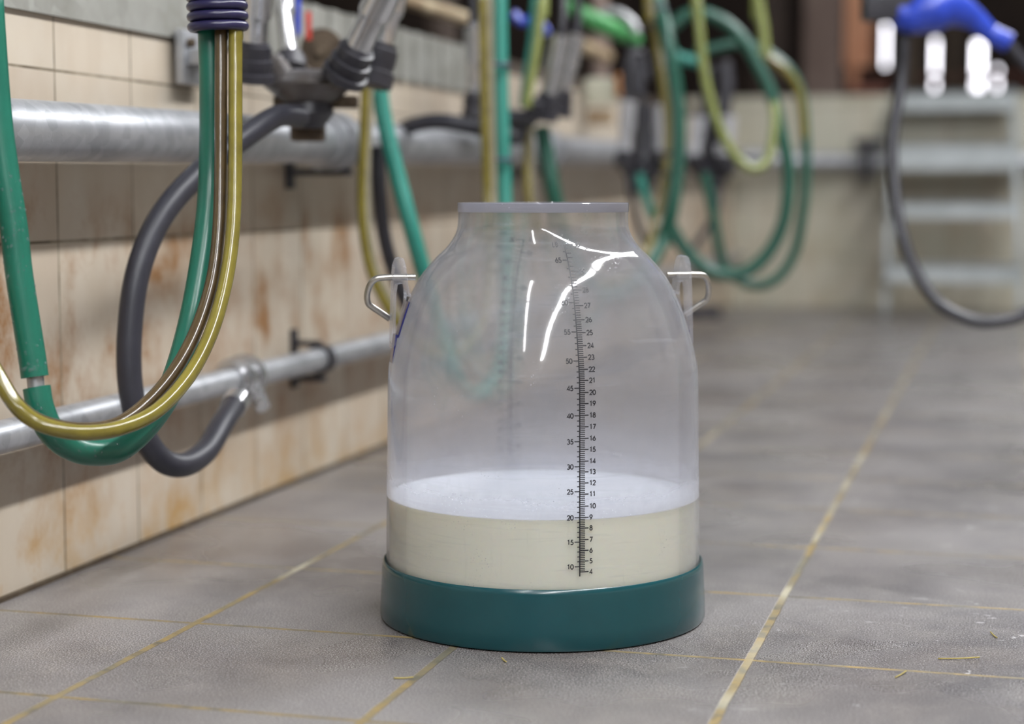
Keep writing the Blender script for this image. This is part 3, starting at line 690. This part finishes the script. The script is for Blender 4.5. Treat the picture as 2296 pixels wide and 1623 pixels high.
def claw(parent, px, py, D, sx, sz, mat):
    c = at(px, py, D=D); m = Matrix.Translation(c) @ Matrix.Rotation(YAW, 4, 'Z')
    bm = bmesh.new()
    lathe(bm, [(0, -sz*1.15), (sx*.35, -sz*1.1), (sx*.62, -sz*.8), (sx*.85, -sz*.3), (sx, 0), (sx, sz*.18), (sx*.9, sz*.3), (sx*.72, sz*.6), (sx*.4, sz*.85), (0, sz*.9)], 36, m)
    for k in range(4):
        a = PI/4+k*PI/2; e = m @ Matrix.Rotation(a, 4, 'Z')
        mm = e @ Matrix.Translation((sx*.75, 0, sz*.15)) @ Matrix.Rotation(math.radians(38), 4, 'Y')
        lathe(bm, [(0, 0), (sx*.24, 0), (sx*.24, sx*.5), (sx*.19, sx*.5), (sx*.19, sx*.7), (0, sx*.7)], 18, mm)
    b = mesh('claw', bm, mat, parent, world=True, autos=40); b['label'] = 'grey metal claw bowl'
    bm = bmesh.new(); lathe(bm, [(0, -sz*2.3), (sx*.30, -sz*2.3), (sx*.42, -sz*1.9), (sx*.55, -sz*1.5), (sx*.5, -sz*.8), (0, -sz*.7)], 24, m); mesh('claw_outlet', bm, M['black'], b, world=True, autos=40)
c = at(690, 205, D=2.36)
t = empty('milking_cluster', c, 'nearest milking cluster with steel teat cups and black rubbers, resting on the thick pipe', 'milking cluster', 'milking clusters along the wall')
claw(t, 692, 192, 2.37, .060, .024, M['claw'])
cup(t, (768,178), (890,-75), 2.30, 2.22, .0265, .30, 3)
cup(t, (832,196), (900,-90), 2.42, 2.42, .0245, .34, 2)
cup(t, (566,186), (580,-70), 2.30, 2.26, .0245, .36, 3)
cup(t, (652,160), (632,-60), 2.50, 2.56, .0200, .16, 1)
bm = bmesh.new(); box(bm, (-.050, -.012, -.012), (.060, .012, .004), .004, Matrix.Translation(at(700, 222, D=2.38)) @ Matrix.Rotation(YAW, 4, 'Z'))
box(bm, (-.022, -.02, -.045), (.022, .02, 0), .006, Matrix.Translation(at(690, 240, D=2.40)) @ Matrix.Rotation(YAW, 4, 'Z')); mesh('hanging_bracket', bm, M['grime'], t, world=True, autos=30)
c = at(1160, 250, D=3.3)
t = empty('milking_cluster', c, 'second milking cluster, hanging above the bucket mouth beside the teal hose', 'milking cluster', 'milking clusters along the wall')
claw(t, 1150, 268, 3.30, .052, .020, M['black'])
cup(t, (1218,270), (1258,78), 3.30, 3.26, .0235, .32, 3, [(1256,90,3.26),(1262,40,3.26),(1262,-40,3.28)])
cup(t, (1250,262), (1290,76), 3.38, 3.36, .0235, .32, 3, [(1290,90,3.36),(1296,40,3.36),(1292,-40,3.36)])
cup(t, (1064,268), (1062,56), 3.25, 3.25, .0205, .28, 2, [(1062,66,3.25),(1060,20,3.25),(1058,-40,3.25)])
cup(t, (1118,262), (1112,90), 3.42, 3.44, .0205, .28, 2)
c = at(1440, 380, D=4.0)
t = empty('milking_cluster', c, 'third milking cluster, hanging upright left of the dark green hose', 'milking cluster', 'milking clusters along the wall')
claw(t, 1440, 385, 4.0, .050, .020, M['black'])
cup(t, (1400,375), (1408,228), 3.95, 3.95, .0215, .24, 2, [(1408,236,3.95),(1400,180,3.95),(1412,130,3.95),(1440,120,3.97),(1452,180,3.97)], mt='pale_steel')
cup(t, (1480,372), (1484,236), 3.98, 3.98, .0215, .24, 2, mt='pale_steel')
cup(t, (1436,340), (1440,246), 4.10, 4.10, .0215, .3, 2, [(1440,250,4.1),(1436,180,4.1),(1420,100,4.1)], mt='pale_steel')
bm = bmesh.new(); tube(bm, [at(1440,236,D=4.05), at(1442,300,D=4.05), at(1440,372,D=4.03)], .026, 16); mesh('dark_filler', bm, M['black'], t, world=True, autos=50)  # added black body that darkens the gap between the cups
bm = bmesh.new(); tube(bm, P((1395,60,4.1),(1412,100,4.1),(1420,160,4.1),(1426,220,4.1)), .016, 14); mesh('long_tube', bm, M['black'], t, world=True)
c = at(1600, 390, D=4.6)
t = empty('milking_cluster', c, 'farthest milking cluster, seen through the hose ring', 'milking cluster', 'milking clusters along the wall')
claw(t, 1598, 385, 4.6, .060, .022, M['black'])
cup(t, (1556,378), (1566,262), 4.6, 4.6, .0240, .24, 2, mt='pale_steel')
cup(t, (1626,376), (1634,262), 4.55, 4.55, .0240, .24, 2, mt='pale_steel')
cup(t, (1594,360), (1600,280), 4.75, 4.75, .022, .3, 2, mt='pale_steel')
bm = bmesh.new(); tube(bm, P((1622,140,4.6),(1628,190,4.6),(1622,250,4.6),(1616,320,4.6)), .020, 14); mesh('long_tube', bm, M['black'], t, world=True)
bm = bmesh.new(); tube(bm, [at(1598,240,D=4.7), at(1600,300,D=4.7), at(1598,372,D=4.66)], .036, 16); mesh('dark_filler', bm, M['black'], t, world=True, autos=50)  # another added body, only there to make the space between cups dark
bm = bmesh.new(); tube(bm, P((1590,150,4.62),(1586,210,4.62),(1590,290,4.62)), .018, 14); mesh('long_tube', bm, M['black'], t, world=True)

# ------------------------------------------------------------------ clutter above the wall
def rail(name, a, b, r, mat, lab, cat, grp=None):
    bm = bmesh.new(); tube(bm, [a, b], r, 20, 2); o = mesh(name, bm, mat, autos=60); return tag(o, lab, cat, grp)
rail('rusty_rail', at(872, -12, X=-.62), at(1058, 46, X=-.62), .014, M['rustpole'], 'cream rail with rust on the deck edge behind the first cluster', 'rail')
rail('rusty_rail', at(1296, 98, D=4.6), at(1362, 128, D=4.8), .018, M['rustpole'], 'short cream rail end right of the second cluster', 'rail')
rail('stall_pipe', at(545, -10, X=-.9), at(860, 96, X=-.9), .018, M['grime'], 'dark rusty pipe crossing behind the first cluster', 'rail')
bm = bmesh.new(); bl = [at(1268,10,D=4.0), at(1320,40,D=4.0), at(1380,68,D=4.05), at(1430,92,D=4.1)]
tube(bm, bl, lambda s: .013+.008*math.sin(s*PI), 16, 8); o = mesh('green_lever', bm, M['lime'], autos=50); tag(o, 'bright green plastic lever above the second and third clusters', 'lever')
bm = bmesh.new(); tube(bm, P((1334,52,4.05),(1350,30,4.05),(1384,26,4.05),(1414,46,4.05),(1430,74,4.05)), .009, 14); o = mesh('metal_hoop', bm, M['alu']); tag(o, 'pale metal hoop arching over the bright green lever', 'hoop')
def gadget(name, px, py, D, w, h, dpt, mat, lab, cat, rot=0):
    c = at(px, py, D=D); bm = bmesh.new(); wx, hz = w*D/F/2, h*D/F/2
    box(bm, (-wx, -dpt/2, -hz), (wx, dpt/2, hz), min(wx, hz)*.3, Matrix.Rotation(YAW, 4, 'Z') @ Matrix.Rotation(rot, 4, 'Y'))
    o = mesh(name, bm, mat, loc=c, autos=40); return tag(o, lab, cat)
gadget('control_box', 1345, 205, 4.6, 70, 58, .05, M['beige'], 'pale control box mounted behind the third cluster', 'box')
gadget('wall_plate', 1345, 262, 4.62, 60, 36, .03, M['rustpole'], 'tan plate below the pale control box', 'plate')
gadget('orange_tag', 1392, 190, 4.58, 24, 48, .03, M['orange'], 'small orange part beside the pale control box', 'knob')
gadget('red_latch', 692, 58, 2.62, 11, 62, .012, M['red'], 'small upright red latch above the nearest claw', 'latch')
bm = bmesh.new(); lathe(bm, [(0, -.006), (.030, -.006), (.032, 0), (.030, .006), (.012, .006), (.010, .014), (0, .014)], 32, Matrix.Translation(at(722, 112, D=2.66)) @ Matrix.Rotation(YAW, 4, 'Z') @ Matrix.Rotation(PI/2, 4, 'X'))
o = mesh('metal_disc', bm, M['grime'], autos=40); tag(o, 'round grimy metal disc behind the nearest claw', 'disc')
hose('blue_cord', 'thin blue cord hanging behind the nearest teat cups', 'cord', P((668,-60,2.6),(660,10,2.6),(648,50,2.6),(652,100,2.6)), .004, M['blue'])
hose('blue_cord', 'blue cord end left of the slanting tubes above the second claw', 'cord', P((1150,30,3.4),(1170,50,3.4),(1190,46,3.4),(1218,60,3.4),(1226,78,3.4)), .009, M['blue'])
rail('stall_pipe', at(640, -40, X=-.75), at(660, 150, X=-.75), .02, M['grime'], 'upright dark pipe behind the nearest claw', 'post')
rail('stall_pipe', at(980, -80, D=5.0), at(985, 120, D=5.0), .05, M['brown'], 'dark upright post left of the teal hose', 'post')
rail('stall_pipe', at(1340, -80, D=5.4), at(1345, 210, D=5.4), .03, M['postgrey'], 'grey-brown upright post above the bright green lever', 'post')
# posts and boards beyond the back wall
def post(name, px0, px1, py1, Y, mat, lab, top=3.0, dp=.12):
    a, b = at(px0, py1, Y=Y), at(px1, py1, Y=Y); bm = bmesh.new(); box(bm, (a.x, Y, .812), (b.x, Y+dp, top), .008); o = mesh(name, bm, mat, autos=30); return tag(o, lab, 'post')
post('stall_post', 1800, 1884, 200, 6.3, M['postgrey'], 'broad weathered grey post beyond the back wall')
post('stall_post', 1690, 1752, 200, 6.0, M['brown'], 'dark brown post beyond the green hose rings')
post('stall_post', 2018, 2058, 200, 7.0, M['grime'], 'narrow dark post left of the bright windows behind the steps')
post('stall_post', 2126, 2148, 200, 7.4, M['grime'], 'thin dark post between the two brightest windows')
a, b = at(1892, 150, Y=6.6), at(1956, -60, Y=6.6); bm = bmesh.new(); box(bm, (a.x, 6.6, a.z), (b.x, 6.65, b.z+1.2), .01); box(bm, (a.x+.02, 6.62, .812), (a.x+.06, 6.66, a.z+.02))
o = mesh('wooden_board', bm, M['orangewood'], autos=30); tag(o, 'orange-brown board beside the broad grey post', 'board')
a, b = at(1890, 176, Y=8.6), at(2300, 176, Y=8.6); bm = bmesh.new(); box(bm, (a.x, 8.6, a.z-.018), (b.x+.5, 8.66, a.z+.018), .005); box(bm, (a.x+.05, 8.6, .812), (a.x+.11, 8.66, a.z))
box(bm, (b.x, 8.6, .812), (b.x+.06, 8.66, a.z)); o = mesh('fence_rail', bm, M['redbrown'], autos=30); tag(o, 'red-brown rail crossing in front of the bright windows', 'rail')
a = at(1900, 205, Y=6.1); bm = bmesh.new(); box(bm, (a.x, 6.1, .812), (a.x+.16, 6.3, .90), .01); o = mesh('brick', bm, M['redbrown'], autos=30); tag(o, 'dark red block on the deck left of the steps', 'block')

# ------------------------------------------------------------------ galvanised steps up out of the pit
t = empty('pit_steps', at(2135, 640, Y=4.7)*1, 'galvanised metal steps leading up the back wall', 'steps')
def stepz(py, Y): return at(2130, py, Y=Y).z
steps = [(206, 246, 5.16, 2008, 2270), (322, 380, 5.00, 2004, 2274), (452, 490, 4.84, 1994, 2280), (592, 636, 4.68, 1984, 2290)]
ends = []
for (ya, yb, Y, xa, xb) in steps:
    p, q = at(xa, ya, Y=Y), at(xb, yb, Y=Y); zt, zb = p.z, q.z
    bm = bmesh.new(); dp = .14; box(bm, (p.x, Y, zb), (q.x, Y+.018, zt), .003); box(bm, (p.x, Y, zt-.012), (q.x, Y+dp, zt), .003)
    box(bm, (p.x, Y+dp-.015, zt-.04), (q.x, Y+dp, zt), .003)
    mesh('tread', bm, M['galv_pale'], t, world=True, smooth=False); ends.append((p.x, q.x, Y, zt))
for sd in (0, 1):
    for i, (a, b) in enumerate(zip(ends, ends[1:])):
        pass
    A = Vector((ends[0][sd], ends[0][2]+.05, ends[0][3])); B = Vector((ends[3][sd], ends[3][2]+.05, ends[3][3]-.06)); Cc = B + (B-A)*.05; Cc.z = 0.0
    bm = bmesh.new(); tube(bm, [A, B], .014, 10, 2); tube(bm, [B, (B.x, B.y-.02, 0.0)], .012, 10, 2); mesh('stringer', bm, M['galv_pale'], t, world=True)
# pipe clip and valve on the back wall pipe
c = at(1945, 352, Y=BY-.10); bm = bmesh.new(); box(bm, (-.02, -.05, -.09), (.02, .08, .06), .008); box(bm, (-.05, -.06, .03), (.07, -.02, .07), .008)
o = mesh('valve', bm, M['black'], loc=c-Vector((0, 0, 0)), autos=30); vp = [q for q in S.collection.objects if q.name == 'vacuum_pipe'][0]; o.parent = vp; o.matrix_parent_inverse = parent_matrix(vp).inverted()

# ------------------------------------------------------------------ spray gun and its hose
t = empty('spray_gun', at(2130, 30, D=3.2), 'blue plastic wash-down spray gun hanging at the top right', 'spray gun')
hose('grip', None, None, P((1990,-6,3.2),(2030,34,3.2),(2080,24,3.2),(2130,18,3.2),(2180,40,3.2),(2222,76,3.2),(2262,96,3.2)), .03, M['blue'], parent=t,
     r_fn=lambda s: .016+.024*math.exp(-((s-.38)/.26)**2) if s < .86 else .018)
bm = bmesh.new(); box(bm, (-.05, -.025, -.03), (.045, .025, .035), .008, Matrix.Translation(at(1998, 8, D=3.2)) @ Matrix.Rotation(YAW, 4, 'Z')); mesh('nozzle', bm, M['black'], t, world=True, autos=30)
hose('wash_hose', 'black rubber hose hanging in a long curve from the blue spray gun', 'hose',
     P((2030,30,3.22),(2028,100,3.22),(2022,180,3.22),(2010,250,3.2),(2001,328,3.18),(2006,421,3.15),(2020,515,3.12),(2053,609,3.1),(2104,679,3.08),(2165,714,3.06),(2225,722,3.05),(2296,705,3.05),(2370,650,3.05),(2400,560,3.06)), .0105, M['black'])
hose('wash_hose', 'black hose leaving the handle end of the blue spray gun', 'hose', P((2262,98,3.2),(2285,128,3.2),(2320,165,3.2),(2380,230,3.2)), .010, M['black'])
# dark shoe-like drain fitting at the far foot of the left wall
gadget('floor_drain', 1560, 700, 5.6, 110, 30, .06, M['black'], 'low dark fitting on the floor right of the bucket lug', 'drain')

# ------------------------------------------------------------------ straw bits and water drops
def drops(parent, path, r, n, seed):
    rnd = random.Random(seed); pts = spline(path, 12); bm = bmesh.new()
    for _ in range(n):
        i = rnd.randrange(len(pts)-1); f = rnd.random(); p = pts[i].lerp(pts[i+1], f); tg = (pts[i+1]-pts[i]).normalized()
        v = (CAM-p); v = (v-tg*v.dot(tg)).normalized(); a = rnd.uniform(-1.35, 1.35); d = Matrix.Rotation(a, 3, tg) @ v
        rr = rnd.choice((.0005,.0007,.0007,.0010,.0014)); m = Matrix.Translation(p+d*r) @ d.to_track_quat('Z', 'Y').to_matrix().to_4x4() @ Matrix.Diagonal((rr*rnd.uniform(.8,1.2), rr*rnd.uniform(.9,1.5), rr*.6, 1))
        bmesh.ops.create_icosphere(bm, subdivisions=2, radius=1, matrix=m)
    o = mesh('water_drops', bm, M['water'], parent); o['kind'] = 'stuff'; o['label'] = 'small clear water drops clinging to the hose'
for o in list(S.collection.objects):
    if o.get('label', '').startswith('upper green rubber hose'):
        drops(o, P((11,380,1.68),(31,508,1.68),(43,616,1.68),(70,788,1.68),(76,835,1.68)), .0127, 110, 3)
    if o.get('label', '').startswith('lower green rubber hose'):
        drops(o, P((84,880,1.68),(91,915,1.68),(112,962,1.685),(150,997,1.70),(205,1014,1.715),(270,1004,1.74),(335,945,1.77)), .0127, 60, 4)
for k, (px, py, ln, an) in enumerate(((2150,1476,.020,.3),(2228,1424,.010,1.9),(2020,1512,.012,1.2),(905,1520,.009,.2),(1130,1480,.006,2.2))):
    c = at(px, py, Z=.0012); d = Vector((math.cos(an), math.sin(an), 0))*ln
    bm = bmesh.new(); tube(bm, [c-d, c, c+d+Vector((0,0,.001))], .0007, 6, 3); o = mesh('straw_bit', bm, M['straw']); tag(o, 'tiny straw bit on the floor tiles, '+('long one near the right edge','short one under the long one','short one right of the foot ring','left of the foot ring','in front of the foot ring')[k], 'straw', 'straw bits on the floor')
